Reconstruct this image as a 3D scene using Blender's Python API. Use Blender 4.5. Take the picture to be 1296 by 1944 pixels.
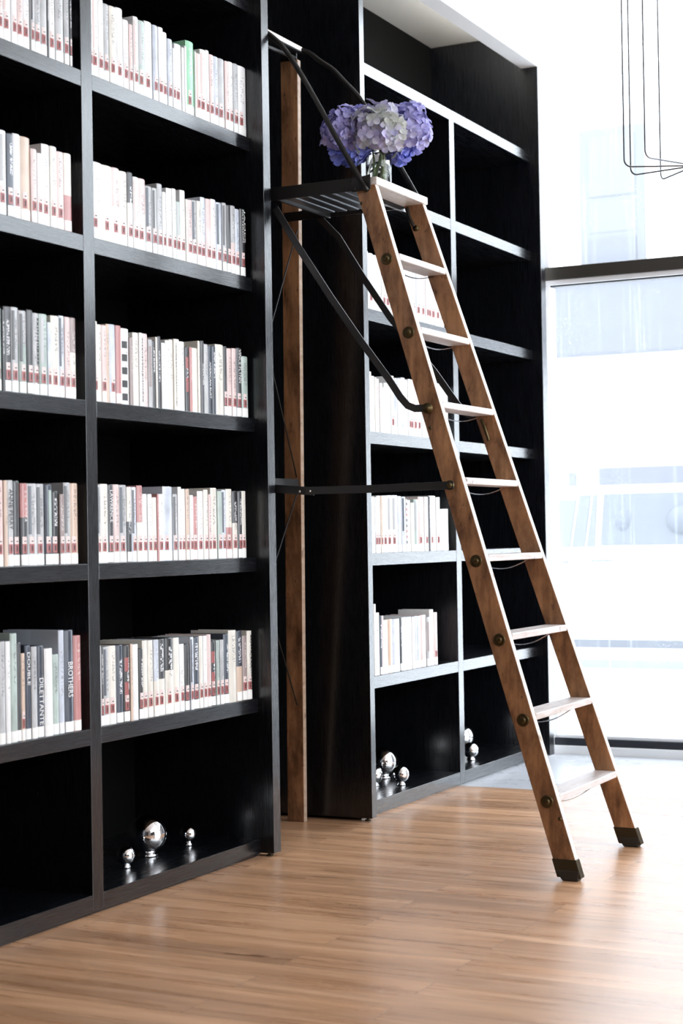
import bpy, bmesh, math, random
from mathutils import Vector, Matrix
random.seed(7)
C = bpy.context.scene.collection
for o in list(bpy.data.objects): bpy.data.objects.remove(o)

# ---------------------------------------------------------------- camera
YAW, PIT, ROL = 0.46948, 0.014883, -0.016719
CAM = Vector((2.8326, 0.0, 1.08))
F = Vector((-math.sin(YAW)*math.cos(PIT), math.cos(YAW)*math.cos(PIT), math.sin(PIT)))
R0 = Vector((math.cos(YAW), math.sin(YAW), 0)); U0 = R0.cross(F)
R2 = R0*math.cos(ROL) + U0*math.sin(ROL); U2 = -R0*math.sin(ROL) + U0*math.cos(ROL)
cam = bpy.data.cameras.new('camera'); co = bpy.data.objects.new('camera', cam); C.objects.link(co)
co.matrix_world = Matrix(((R2.x, U2.x, -F.x, CAM.x), (R2.y, U2.y, -F.y, CAM.y), (R2.z, U2.z, -F.z, CAM.z), (0, 0, 0, 1)))
cam.sensor_fit = 'VERTICAL'; cam.sensor_height = 36.0; cam.lens = 3226.97/1944*36
cam.clip_start = 0.1; cam.clip_end = 200
cam.dof.use_dof = True; cam.dof.focus_distance = 6.0; cam.dof.aperture_fstop = 4.0
bpy.context.scene.camera = co

# ---------------------------------------------------------------- light and exposure
SKY = 8.2
w = bpy.data.worlds.new('world'); bpy.context.scene.world = w; w.use_nodes = True
bg = w.node_tree.nodes['Background']; bg.inputs[0].default_value = (0.88, 0.935, 1.0, 1); bg.inputs[1].default_value = SKY
vs = bpy.context.scene.view_settings
vs.view_transform = 'Standard'; vs.look = 'None'; vs.exposure = 0.0; vs.gamma = 1.0; vs.use_curve_mapping = False

def area(name, loc, rot, sx, sy, power=0, portal=False, col=(1, 1, 1)):
    l = bpy.data.lights.new(name, 'AREA'); l.shape = 'RECTANGLE'; l.size = sx; l.size_y = sy; l.energy = power; l.color = col
    if portal: l.cycles.is_portal = True
    o = bpy.data.objects.new(name, l); o.location = loc; o.rotation_euler = rot; C.objects.link(o); return o
area('window_portal', (3.0, 8.02, 1.95), (-math.pi/2, 0, 0), 6.2, 3.7, portal=True)
area('window_portal', (6.12, 4.0, 1.95), (0, math.pi/2, 0), 3.7, 7.6, portal=True)

# ---------------------------------------------------------------- helpers
def tag(o, label=None, cat=None, group=None, kind=None):
    if label: o['label'] = label
    if cat: o['category'] = cat
    if group: o['group'] = group
    if kind: o['kind'] = kind
    return o
def empty(name, loc=(0, 0, 0), label=None, cat=None, group=None, kind=None):
    o = bpy.data.objects.new(name, None); o.empty_display_size = 0.05; C.objects.link(o); o.location = loc
    return tag(o, label, cat, group, kind)
def mesh_obj(name, verts, faces, mats, parent=None, fm=None, uvs=None, smooth=False, loc=None):
    me = bpy.data.meshes.new(name); me.from_pydata([tuple(v) for v in verts], [], faces)
    if not isinstance(mats, (list, tuple)): mats = [mats]
    for m in mats: me.materials.append(m)
    if fm: me.polygons.foreach_set('material_index', fm)
    if uvs:
        ul = me.uv_layers.new(name='UVMap')
        for li, l in enumerate(me.loops): ul.data[li].uv = uvs[li] if isinstance(uvs, list) and len(uvs) == len(me.loops) else uvs[l.vertex_index]
    if smooth: me.polygons.foreach_set('use_smooth', [True]*len(me.polygons))
    me.update()
    o = bpy.data.objects.new(name, me); C.objects.link(o)
    if loc is not None: o.location = loc
    if parent: o.parent = parent
    return o
class MB:
    """collects solid shapes that become one mesh"""
    def __init__(s): s.v = []; s.f = []; s.m = []
    def add(s, v, f, mi=0):
        n = len(s.v); s.v += [Vector(a) for a in v]; s.f += [tuple(i+n for i in q) for q in f]; s.m += [mi]*len(f); return s
    def hexa(s, c, mi=0):   # 8 corners: bottom 4 ccw, top 4 ccw
        return s.add(c, [(3, 2, 1, 0), (4, 5, 6, 7), (0, 1, 5, 4), (1, 2, 6, 5), (2, 3, 7, 6), (3, 0, 4, 7)], mi)
    def box(s, x0, x1, y0, y1, z0, z1, mi=0):
        return s.hexa([(x0, y0, z0), (x1, y0, z0), (x1, y1, z0), (x0, y1, z0), (x0, y0, z1), (x1, y0, z1), (x1, y1, z1), (x0, y1, z1)], mi)
    def tube(s, pts, r, n=10, mi=0, cap=True):
        pts = [Vector(p) for p in pts]; N = len(pts); base = len(s.v)
        rr = r if isinstance(r, (list, tuple)) else [r]*N
        t0 = (pts[1]-pts[0]).normalized(); a = t0.orthogonal().normalized()
        for i in range(N):
            t = (pts[min(i+1, N-1)]-pts[max(i-1, 0)]).normalized()
            a = (a - t*a.dot(t)).normalized(); b = t.cross(a)
            for k in range(n):
                th = 2*math.pi*k/n; s.v.append(pts[i]+(a*math.cos(th)+b*math.sin(th))*rr[i])
        for i in range(N-1):
            for k in range(n):
                p = base+i*n+k; q = base+i*n+(k+1) % n; s.f.append((p, q, q+n, p+n)); s.m.append(mi)
        if cap:
            s.f.append(tuple(base+k for k in reversed(range(n)))); s.m.append(mi)
            s.f.append(tuple(base+(N-1)*n+k for k in range(n))); s.m.append(mi)
        return s
    def ribbon(s, pts, wid, thick, side, mi=0):   # flat bar: points, width in the bend plane, thickness along side
        pts = [Vector(p) for p in pts]; side = Vector(side).normalized(); N = len(pts); base = len(s.v)
        for i in range(N):
            t = (pts[min(i+1, N-1)]-pts[max(i-1, 0)]).normalized(); nrm = t.cross(side).normalized()
            for a, b in ((-1, -1), (1, -1), (1, 1), (-1, 1)): s.v.append(pts[i]+nrm*a*wid/2+side*b*thick/2)
        for i in range(N-1):
            for k in range(4):
                p = base+i*4+k; q = base+i*4+(k+1) % 4; s.f.append((p, q, q+4, p+4)); s.m.append(mi)
        s.f.append((base+3, base+2, base+1, base)); s.m.append(mi)
        e = base+(N-1)*4; s.f.append((e, e+1, e+2, e+3)); s.m.append(mi)
        return s
    def lathe(s, prof, c, ax=(0, 0, 1), n=24, mi=0):
        c = Vector(c); ax = Vector(ax).normalized(); a = ax.orthogonal().normalized(); b = ax.cross(a); base = len(s.v)
        for r, h in prof:
            for k in range(n):
                th = 2*math.pi*k/n; s.v.append(c+ax*h+(a*math.cos(th)+b*math.sin(th))*r)
        for i in range(len(prof)-1):
            for k in range(n):
                p = base+i*n+k; q = base+i*n+(k+1) % n; s.f.append((p, q, q+n, p+n)); s.m.append(mi)
        return s
    def build(s, name, mats, parent=None, bevel=0, smooth=False, seg=2, loc=None):
        o = mesh_obj(name, s.v, s.f, mats, parent, fm=s.m, smooth=smooth, loc=loc)
        bm = bmesh.new(); bm.from_mesh(o.data); bmesh.ops.recalc_face_normals(bm, faces=bm.faces); bm.to_mesh(o.data); bm.free()
        if bevel:
            b = o.modifiers.new('bevel', 'BEVEL'); b.width = bevel; b.segments = seg; b.limit_method = 'ANGLE'; b.angle_limit = 0.7
        return o

# ---------------------------------------------------------------- materials
def mat(name, col=(.5, .5, .5), rough=.5, metal=0, spec=.5, coat=0):
    m = bpy.data.materials.new(name); m.use_nodes = True
    p = m.node_tree.nodes['Principled BSDF']
    p.inputs['Base Color'].default_value = (*col, 1); p.inputs['Roughness'].default_value = rough
    p.inputs['Metallic'].default_value = metal; p.inputs['Specular IOR Level'].default_value = spec
    p.inputs['Coat Weight'].default_value = coat; p.inputs['Coat Roughness'].default_value = .12
    return m
class NT:
    def __init__(s, m): s.t = m.node_tree; s.p = s.t.nodes.get('Principled BSDF')
    def n(s, typ, **kw):
        nd = s.t.nodes.new(typ)
        for k, v in kw.items():
            if k.startswith('i_'):
                key = k[2:].replace('_', ' '); nd.inputs[key].default_value = v
            else: setattr(nd, k, v)
        return nd
    def l(s, a, b): s.t.links.new(a, b)
    def ramp(s, fac, stops, interp='LINEAR'):
        r = s.n('ShaderNodeValToRGB'); r.color_ramp.interpolation = interp
        e = r.color_ramp.elements
        while len(e) < len(stops): e.new(.5)
        for i, (p, c) in enumerate(stops): e[i].position = p; e[i].color = (*c, 1) if len(c) == 3 else c
        s.l(fac, r.inputs[0]); return r.outputs[0]
    def coords(s, scale, kind='Object', rnd=False):
        tc = s.n('ShaderNodeTexCoord'); mp = s.n('ShaderNodeMapping'); s.l(tc.outputs[kind], mp.inputs[0]); mp.inputs['Scale'].default_value = scale
        if rnd:
            oi = s.n('ShaderNodeObjectInfo'); mm = s.n('ShaderNodeMath', operation='MULTIPLY'); mm.inputs[1].default_value = 37.
            s.l(oi.outputs['Random'], mm.inputs[0]); s.l(mm.outputs[0], mp.inputs['Location'])
        return mp.outputs[0]
    def noise(s, vec, scale, detail=4, rough=.55, dist=0):
        nz = s.n('ShaderNodeTexNoise'); nz.inputs['Scale'].default_value = scale; nz.inputs['Detail'].default_value = detail
        nz.inputs['Roughness'].default_value = rough; nz.inputs['Distortion'].default_value = dist
        s.l(vec, nz.inputs['Vector']); return nz.outputs['Fac']
    def mix(s, f, a, b, mode='MIX'):
        m = s.n('ShaderNodeMix', data_type='RGBA', blend_type=mode)
        for sock, v in ((m.inputs['Factor'], f), (m.inputs['A'], a), (m.inputs['B'], b)):
            if hasattr(v, 'node'): s.l(v, sock)
            elif isinstance(v, (int, float)): sock.default_value = v
            else: sock.default_value = (*v, 1)
        return m.outputs['Result']
    def math(s, op, a, b=0.):
        m = s.n('ShaderNodeMath', operation=op)
        for i, v in enumerate((a, b)):
            if hasattr(v, 'node'): s.l(v, m.inputs[i])
            else: m.inputs[i].default_value = v
        return m.outputs[0]
    def bump(s, h, strength, dist=.002):
        b = s.n('ShaderNodeBump'); b.inputs['Strength'].default_value = strength; b.inputs['Distance'].default_value = dist
        s.l(h, b.inputs['Height']); s.l(b.outputs[0], s.p.inputs['Normal'])

M = {}
def black_wood(name, sc):
    m = mat(name, (.012, .012, .013), .30, spec=.4, coat=.8); t = NT(m)
    v = t.coords(sc); g = t.noise(v, 1., 5, .6)
    t.l(t.ramp(g, [(.25, (.0030, .0036, .0055)), (.75, (.0050, .0058, .0080))]), t.p.inputs['Base Color'])
    t.l(t.ramp(g, [(.2, (.26,)*3), (.8, (.29,)*3)]), t.p.inputs['Roughness'])
    m.node_tree.nodes['Principled BSDF'].inputs['Coat Roughness'].default_value = .2; return m
M['black_v'] = black_wood('black_stained_wood_upright', (300, 300, 7))
M['black_h'] = black_wood('black_stained_wood_lengthwise', (300, 7, 300))
M['black_back'] = mat('black_back_board', (.002, .002, .002), .9, spec=.08)
M['dark_wall'] = mat('dark_grey_wall', (.10, .105, .115), .6)
M['niche'] = mat('matt_black_board', (.005, .005, .005), .8)

def ladder_wood():
    m = mat('aged_brown_ladder_wood', (.3, .13, .06), .42, coat=.15); t = NT(m)
    v = t.coords((34, 34, 2.2)); g = t.noise(v, 1., 6, .62, .6)
    v2 = t.coords((13, 13, 5)); st = t.noise(v2, 1., 5, .65)
    v3 = t.coords((60, 60, 26)); sp = t.noise(v3, 1., 3, .6)
    base = t.ramp(g, [(.25, (.22, .105, .046)), (.5, (.41, .205, .095)), (.75, (.55, .295, .145))])
    dark = t.ramp(st, [(.33, (.26, .22, .19)), (.60, (1, 1, 1))])
    spots = t.ramp(sp, [(.27, (.22, .18, .15)), (.35, (1, 1, 1))])
    c = t.mix(1., base, dark, 'MULTIPLY'); c = t.mix(.8, c, spots, 'MULTIPLY')
    t.l(c, t.p.inputs['Base Color']); t.l(t.ramp(st, [(.3, (.5,)*3), (.7, (.34,)*3)]), t.p.inputs['Roughness'])
    t.bump(g, .2, .002); return m
M['ladder'] = ladder_wood()
def patchy_wood(name, a, b, dk):  # two-tone grain with darker patches
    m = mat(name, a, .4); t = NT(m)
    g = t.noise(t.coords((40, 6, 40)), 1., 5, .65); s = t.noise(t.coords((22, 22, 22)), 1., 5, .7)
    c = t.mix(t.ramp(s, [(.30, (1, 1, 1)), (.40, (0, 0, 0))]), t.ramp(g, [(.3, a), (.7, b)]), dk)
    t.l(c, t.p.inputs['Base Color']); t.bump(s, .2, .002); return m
M['tread'] = patchy_wood('worn_pale_tread_wood', (.50, .42, .38), (.74, .69, .68), (.22, .17, .16))
M['edge'] = patchy_wood('worn_pale_edge_wood', (.62, .55, .48), (.85, .82, .8), (.35, .27, .2))  # paler tone for stringer front faces, platform front and top board
M['edge_tan'] = patchy_wood('tan_edge_wood', (.30, .20, .13), (.45, .34, .26), (.12, .07, .045))
M['iron'] = mat('dark_oiled_iron', (.022, .021, .020), .38, metal=.6)
M['steel_paint'] = mat('black_painted_steel', (.012, .012, .012), .45)
M['slat'] = mat('grey_steel_slat', (.10, .105, .12), .33, metal=.85)
M['brass'] = mat('tarnished_brass', (.09, .065, .03), .38, metal=.9)
M['rubber'] = mat('worn_black_shoe', (.02, .017, .013), .6)
M['shoe_metal'] = mat('tarnished_shoe_metal', (.05, .037, .018), .5, metal=.6)
M['wire'] = mat('bright_steel_wire', (.75, .75, .77), .2, metal=1)
M['lamp_wire'] = mat('nickel_lamp_wire', (.16, .16, .17), .25, metal=1)
M['chrome'] = mat('polished_chrome', (.92, .92, .93), .03, metal=1)
M['white_paint'] = mat('white_wall_paint', (.86, .86, .86), .7)
M['ceiling'] = mat('white_ceiling_paint', (.88, .88, .87), .8)
M['soffit'] = mat('white_soffit_board', (.9, .9, .87), .25, coat=1)
M['frame_dark'] = mat('dark_bronze_window_metal', (.075, .068, .058), .35, metal=.5)
M['frame_black'] = mat('black_window_metal', (.022, .024, .03), .4, metal=.3)
M['frame_white'] = mat('white_window_seal', (.85, .86, .88), .4)
M['sill'] = mat('white_sill_stone', (.8, .8, .8), .3)

def floor_wood():
    m = mat('oak_floor_planks', (.4, .25, .15), .3); t = NT(m)
    v = t.coords((1, 1, 1))
    br = t.n('ShaderNodeTexBrick', offset=.37, offset_frequency=2, squash=1., squash_frequency=1)
    br.inputs['Scale'].default_value = 1.; br.inputs['Brick Width'].default_value = 1.15; br.inputs['Row Height'].default_value = .118
    br.inputs['Mortar Size'].default_value = .0012; br.inputs['Mortar Smooth'].default_value = .2; br.inputs['Bias'].default_value = 0
    br.inputs['Color1'].default_value = (0, 0, 0, 1); br.inputs['Color2'].default_value = (1, 1, 1, 1); br.inputs['Mortar'].default_value = (.5, .5, .5, 1)
    t.l(v, br.inputs['Vector'])
    # different grain in each plank
    cx = t.n('ShaderNodeVectorMath', operation='SCALE'); cx.inputs['Scale'].default_value = 11.; t.l(br.outputs['Color'], cx.inputs[0])
    ad = t.n('ShaderNodeVectorMath', operation='ADD'); t.l(v, ad.inputs[0]); t.l(cx.outputs[0], ad.inputs[1])
    def mp(sc):
        q = t.n('ShaderNodeMapping'); q.inputs['Scale'].default_value = sc; t.l(ad.outputs[0], q.inputs[0]); return q.outputs[0]
    g = t.noise(mp((1.6, 26, 1)), 1., 6, .62, .8); big = t.noise(mp((1.1, 7, 1)), 1., 3, .5, .4); fine = t.noise(mp((5, 160, 1)), 1., 3, .6)
    knot = t.noise(mp((4.5, 15, 1)), 1., 2, .5)
    base = t.ramp(g, [(.28, (.40, .205, .105)), (.5, (.53, .30, .168)), (.72, (.66, .40, .24))])
    c = t.mix(.6, base, t.ramp(big, [(.3, (.62, .57, .54)), (.6, (1.12, 1.1, 1.08))]), 'MULTIPLY')
    c = t.mix(.8, c, t.ramp(br.outputs['Color'], [(0, (.78, .75, .73)), (.5, (.97, .97, .97)), (1, (1.15, 1.13, 1.1))]), 'MULTIPLY')
    c = t.mix(1., c, t.ramp(knot, [(.18, (.45, .36, .3)), (.25, (1, 1, 1))]), 'MULTIPLY')
    c = t.mix(.25, c, t.ramp(fine, [(.3, (.8, .8, .8)), (.7, (1.05, 1.05, 1.05))]), 'MULTIPLY')
    c = t.mix(t.math('MULTIPLY', br.outputs['Fac'], .65), c, (.12, .075, .045))
    t.l(c, t.p.inputs['Base Color'])
    t.l(t.ramp(g, [(.2, (.22,)*3), (.8, (.38,)*3)]), t.p.inputs['Roughness'])
    h = t.math('SUBTRACT', t.math('MULTIPLY', g, .35), br.outputs['Fac']); t.bump(h, .25, .0012)
    return m
M['floor'] = floor_wood()
def floor_tile():
    m = mat('grey_stone_floor_tile', (.3, .32, .35), .25); t = NT(m)
    v = t.coords((1, 1, 1)); g = t.noise(v, 3., 5, .6)
    t.l(t.ramp(g, [(.3, (.44, .455, .49)), (.7, (.53, .545, .58))]), t.p.inputs['Base Color'])
    t.l(t.ramp(g, [(.3, (.22,)*3), (.7, (.34,)*3)]), t.p.inputs['Roughness']); return m
M['tile'] = floor_tile()

def pane():
    m = bpy.data.materials.new('rain_spotted_window_glass'); m.use_nodes = True; t = NT(m); nt = m.node_tree
    for n in list(nt.nodes): nt.nodes.remove(n)
    out = t.n('ShaderNodeOutputMaterial'); tr = t.n('ShaderNodeBsdfTransparent'); gl = t.n('ShaderNodeBsdfGlossy'); tl = t.n('ShaderNodeBsdfTranslucent')
    tr.inputs[0].default_value = (.97, .985, .99, 1); gl.inputs['Roughness'].default_value = .01; tl.inputs[0].default_value = (.9, .95, 1, 1)
    lw = t.n('ShaderNodeLayerWeight'); lw.inputs[0].default_value = .12
    mx = t.n('ShaderNodeMixShader'); t.l(t.math('MULTIPLY', lw.outputs['Fresnel'], .6), mx.inputs[0]); t.l(tr.outputs[0], mx.inputs[1]); t.l(gl.outputs[0], mx.inputs[2])
    v = t.coords((1, 1, 1)); drops = t.n('ShaderNodeTexVoronoi'); drops.inputs['Scale'].default_value = 90.; t.l(v, drops.inputs['Vector'])
    dm = t.ramp(drops.outputs['Distance'], [(.0, (1, 1, 1)), (.16, (0, 0, 0))])
    patch = t.ramp(t.noise(v, 3.5, 4, .6), [(.45, (0, 0, 0)), (.62, (1, 1, 1))])
    strk = t.ramp(t.noise(t.coords((60, 60, 1.4)), 1., 3, .6), [(.58, (0, 0, 0)), (.8, (.35, .35, .35))])
    f = t.math('ADD', t.math('MULTIPLY', t.math('MULTIPLY', dm, patch), .7), t.math('ADD', t.math('MULTIPLY', strk, .3), .02))
    m2 = t.n('ShaderNodeMixShader'); t.l(f, m2.inputs[0]); t.l(mx.outputs[0], m2.inputs[1]); t.l(tl.outputs[0], m2.inputs[2])
    t.l(m2.outputs[0], out.inputs[0]); return m
M['pane'] = pane()

# ---------------------------------------------------------------- the room
def struct(mb, name, mats, parent=None, **k):
    o = mb.build(name, mats, parent, **k)
    if not parent: o['kind'] = 'structure'
    return o
YW = 7.92
struct(MB().box(-.62, 6.2, -3.2, 6.78, -.12, 0), 'floor', M['floor'])
struct(MB().box(-.62, 6.2, 6.78, YW+.1, -.12, 0), 'floor', M['tile'])
struct(MB().box(-.8, 6.3, -3.2, YW+.2, 3.9, 4.0), 'ceiling', M['ceiling'])
struct(MB().box(-.8, -.62, -3.2, YW+.2, -.12, 3.9), 'wall_left', M['niche'])
struct(MB().box(-.8, 6.3, -3.4, -3.2, -.12, 4.0), 'wall_back', M['dark_wall'])
# soffit over the bookcases: recessed board with a lower white front edge
struct(MB().box(-.62, -.085, 3.0, YW, 3.515, 3.9), 'trim_1', M['soffit'])
struct(MB().box(-.085, 0.0, 3.0, YW, 3.345, 3.9), 'trim_2', M['white_paint'], bevel=.002)
M['led'] = mat('cove_light_diffuser', (.9, .9, .88), .5)
M['led'].node_tree.nodes['Principled BSDF'].inputs['Emission Color'].default_value = (1, .97, .9, 1); M['led'].node_tree.nodes['Principled BSDF'].inputs['Emission Strength'].default_value = 32
struct(MB().box(-.100, -.088, 5.85, 7.74, 3.400, 3.420), 'trim_3', M['led'])  # unseen glowing strip, added to brighten the recessed soffit
struct(MB().box(-.62, -.042, 7.83, YW+.14, -.12, 3.9), 'wall_far', M['white_paint'])
struct(MB().box(6.05, 6.3, YW, YW+.14, -.12, 3.9), 'wall_far', M['white_paint'])
# far window wall
win = empty('window_1', (3.0, YW, 0), kind='structure')
def glass(name, parent, x0, x1, y0, y1, z0, z1): return MB().box(x0, x1, y0, y1, z0, z1).build(name, M['pane'], parent)
def off(mb, o): mb.v = [v-Vector(o) for v in mb.v]; return mb
def part(mb, name, m, parent, o, **k): return off(mb, o).build(name, m, parent, **k)
WO = (3.0, YW, 0)
part(MB().box(-.042, 1.52, YW, YW+.16, -.02, .042), 'window_sill', M['sill'], win, WO, bevel=.003)
part(MB().box(-.042, 1.52, YW+.02, YW+.10, .042, .078), 'bottom_rail', M['frame_black'], win, WO, bevel=.002)
part(MB().box(-.042, 1.52, YW+.035, YW+.085, .078, .092), 'bottom_seal', M['frame_white'], win, WO)
tr = part(MB().box(-.042, 6.05, YW, YW+.12, 2.328, 2.391), 'transom', M['frame_dark'], win, WO, bevel=.002)
part(MB().box(-.042, 1.52, YW+.01, YW+.09, 2.305, 2.328), 'transom_seal', M['frame_white'], win, WO, bevel=.001)
part(MB().box(-.042, 1.52, YW+.03, YW+.09, 2.298, 2.305), 'glazing_bead', M['frame_black'], win, WO)
part(MB().box(-.042, 6.05, YW, YW+.12, 3.82, 3.9), 'top_rail', M['frame_white'], win, WO)
part(MB().box(-.042, -.024, YW+.02, YW+.10, .09, 3.82), 'jamb', M['frame_white'], win, WO)
for x in (1.50, 3.28, 4.9):
    if x < 2: part(MB().box(x-.03, x+.03, YW+.01, YW+.12, .09, 2.3), 'mullion', M['frame_dark'], win, WO)
    part(MB().box(x-.03, x+.03, YW+.01, YW+.12, 2.391, 3.82), 'mullion', M['frame_dark'], win, WO)
xs = (-.03, 1.50, 3.28, 4.9, 6.05)
for a, b in zip(xs, xs[1:]):
    if a < 1: part(MB().box(a, b, YW+.056, YW+.062, .09, 2.3), 'glass_pane', M['pane'], win, WO)
    part(MB().box(a, b, YW+.056, YW+.062, 2.39, 3.82), 'glass_pane', M['pane'], win, WO)
struct(MB().box(1.52, 6.05, YW, YW+.14, -.12, 2.326), 'wall_far', M['dark_wall'])
# side wall of windows (to the right of the camera)
struct(MB().box(6.05, 6.2, -3.2, .3, -.12, 3.9), 'wall_right', M['white_paint'])
struct(MB().box(6.05, 6.2, .3, YW, -.12, .15), 'wall_right', M['white_paint'])
struct(MB().box(6.05, 6.2, .3, 3.6, .15, 2.33), 'wall_right', M['dark_wall'])  # unseen solid lower wall, added to cut low light from this side
w2 = empty('window_2', (6.12, 4.1, 0), kind='structure'); W2 = (6.12, 4.1, 0)
for y in (.33, 2.2, 4.1, 6.0, 7.86): part(MB().box(6.08, 6.16, y-.035, y+.035, .15, 3.9), 'mullion', M['frame_dark'], w2, W2)
for z in (.18, 2.36, 3.86): part(MB().box(6.08, 6.16, .33, 7.86, z-.03, z+.03), 'transom', M['frame_dark'], w2, W2)

# ---------------------------------------------------------------- bookcases
P = -.053; TS = .0474; BK = -.56
ZR = [2.933, 2.4523, 1.9711, 1.4908, 1.0155, .5372, .0577]
def bookcase(name, label, y0, cols, yend, top=3.515):
    """y0..: outer side panel, cols = list of (ya, yb) openings, last panel closes"""
    o = (0, y0, 0); r = empty(name, o, label, 'bookcase', 'black shelving units along the wall')
    first = cols[0][0]; last = cols[-1][1]
    for a, b in ((y0, first), (last, yend)):
        prof = [(BK-.02, .012), (0, .012), (0, 3.343), (-.087, 3.343), (-.087, top-.002), (BK-.02, top-.002)]; n = len(prof)
        mb = MB().add([(x, a, z) for x, z in prof]+[(x, b, z) for x, z in prof], [(3, 2, 1, 0), (5, 4, 3, 0), (6, 7, 8, 9), (6, 9, 10, 11)]+[(i, (i+1) % n, n+(i+1) % n, n+i) for i in range(n)])
        part(mb, 'side_panel', M['black_v'], r, o, bevel=.0015)
    for (a, b), (c, d) in zip(cols, cols[1:]): part(MB().box(BK, P, b, c, .012, ZR[0]-TS), 'divider', M['black_v'], r, o, bevel=.0012)
    for (a, b), (bl, br_) in zip(cols, ((0, .0274), (.0274, 0))):
        for i, z in enumerate(ZR):
            part(MB().box(BK, P-.0005, a-(bl if i == 0 else 0)*0-(.0274 if (i == 0 and a != first) else 0), b+(.0274 if (i == 0 and b != last) else 0), z-TS, z), 'base_shelf' if i == 6 else 'shelf', M['black_h'], r, o, bevel=.0012)
        part(MB().box(BK-.02, BK, a, b, .012, top), 'back_panel', M['black_back'], r, o)
    part(MB().box(P-.02, P-.012, first, last, 0, .012), 'plinth', M['black_h'], r, o)
    for y in (y0+.024, last+.024):
        part(MB().lathe([(.0, .0), (.012, 0), (.012, .004), (.006, .005), (.006, .013), (0, .013)], (-.03, y, 0)), 'levelling_foot', M['shoe_metal'], r, o)
    return r
bookcase('bookcase', 'nearer black-stained bookcase full of books, with chrome balls on its lowest shelf', 3.084,
         [(3.139, 4.0606), (4.1154, 5.0373)], 5.0868)
bookcase('bookcase', 'farther black-stained bookcase beside the window, books only in its left column', 5.7979,
         [(5.8389, 6.7796), (6.8347, 7.7561)], 7.8206)

# ---------------------------------------------------------------- rolling-free library ladder
LO = (.45, 5.35, 0)
lad = empty('library_ladder', LO, 'tall antique wooden library ladder with iron braces, standing between the two bookcases', 'ladder')
xf = lambda z: 1.0905-.313*z
yn = lambda z: 5.036+.0357*z
yf = lambda z: 5.663-.070*z
W_, T_ = .075, .028
def rail_bar(z0, z1, x_of, y_of, wid, th, edge_mi=1, seg=14):
    mb = MB(); base = 0
    zs = [z0+(z1-z0)*i/seg for i in range(seg+1)]
    for z in zs:
        x = x_of(z); y = y_of(z)
        mb.v += [Vector((x-wid, y, z)), Vector((x, y, z)), Vector((x, y+th, z)), Vector((x-wid, y+th, z))]
    for i in range(seg):
        for k in range(4):
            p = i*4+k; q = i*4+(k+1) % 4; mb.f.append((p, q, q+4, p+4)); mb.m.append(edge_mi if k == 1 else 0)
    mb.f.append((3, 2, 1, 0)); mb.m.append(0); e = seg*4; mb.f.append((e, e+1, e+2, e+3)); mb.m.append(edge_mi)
    return mb
def lpart(mb, name, m, parent=None, **k):
    return off(mb, LO).build(name, m, parent or lad, **k)
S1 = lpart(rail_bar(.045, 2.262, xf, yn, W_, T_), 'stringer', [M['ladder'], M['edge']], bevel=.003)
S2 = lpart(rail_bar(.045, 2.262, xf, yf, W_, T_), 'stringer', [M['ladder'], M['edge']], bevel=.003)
xr = lambda z: -.24+.046*z
ynr = lambda z: 5.094+.010*z
RW = .072
R1 = lpart(rail_bar(.0, 2.845, xr, ynr, RW, .026), 'rear_leg', [M['ladder'], M['edge_tan']], bevel=.003)
R2_ = lpart(rail_bar(.0, 2.845, xr, lambda z: 5.70-.070*z, RW, .026), 'rear_leg', [M['ladder'], M['edge_tan']], bevel=.003)
# metal shoes with rubber soles
for y_of in (yn, yf):
    mb = MB()
    a, b = .010, .066; e = .003
    mb.hexa([(xf(a)-W_-e, y_of(a)-e, a), (xf(a)+e, y_of(a)-e, a), (xf(a)+e, y_of(a)+T_+e, a), (xf(a)-W_-e, y_of(a)+T_+e, a),
             (xf(b)-W_-e, y_of(b)-e, b), (xf(b)+e, y_of(b)-e, b), (xf(b)+e, y_of(b)+T_+e, b), (xf(b)-W_-e, y_of(b)+T_+e, b)])
    sh = lpart(mb, 'shoe', M['shoe_metal'], bevel=.003)
    mb = MB(); a, b = 0, .034; e = .0045
    mb.hexa([(xf(a)-W_+.012, y_of(a)-e, a), (xf(a)-.012, y_of(a)-e, a), (xf(a)-.012, y_of(a)+T_+e, a), (xf(a)-W_+.012, y_of(a)+T_+e, a),
             (xf(b)-W_-e, y_of(b)-e, b), (xf(b)+e, y_of(b)-e, b), (xf(b)+e, y_of(b)+T_+e, b), (xf(b)-W_-e, y_of(b)+T_+e, b)])
    lpart(mb, 'rubber_sole', M['rubber'], sh, bevel=.004)
    sh_child = lad
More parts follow.
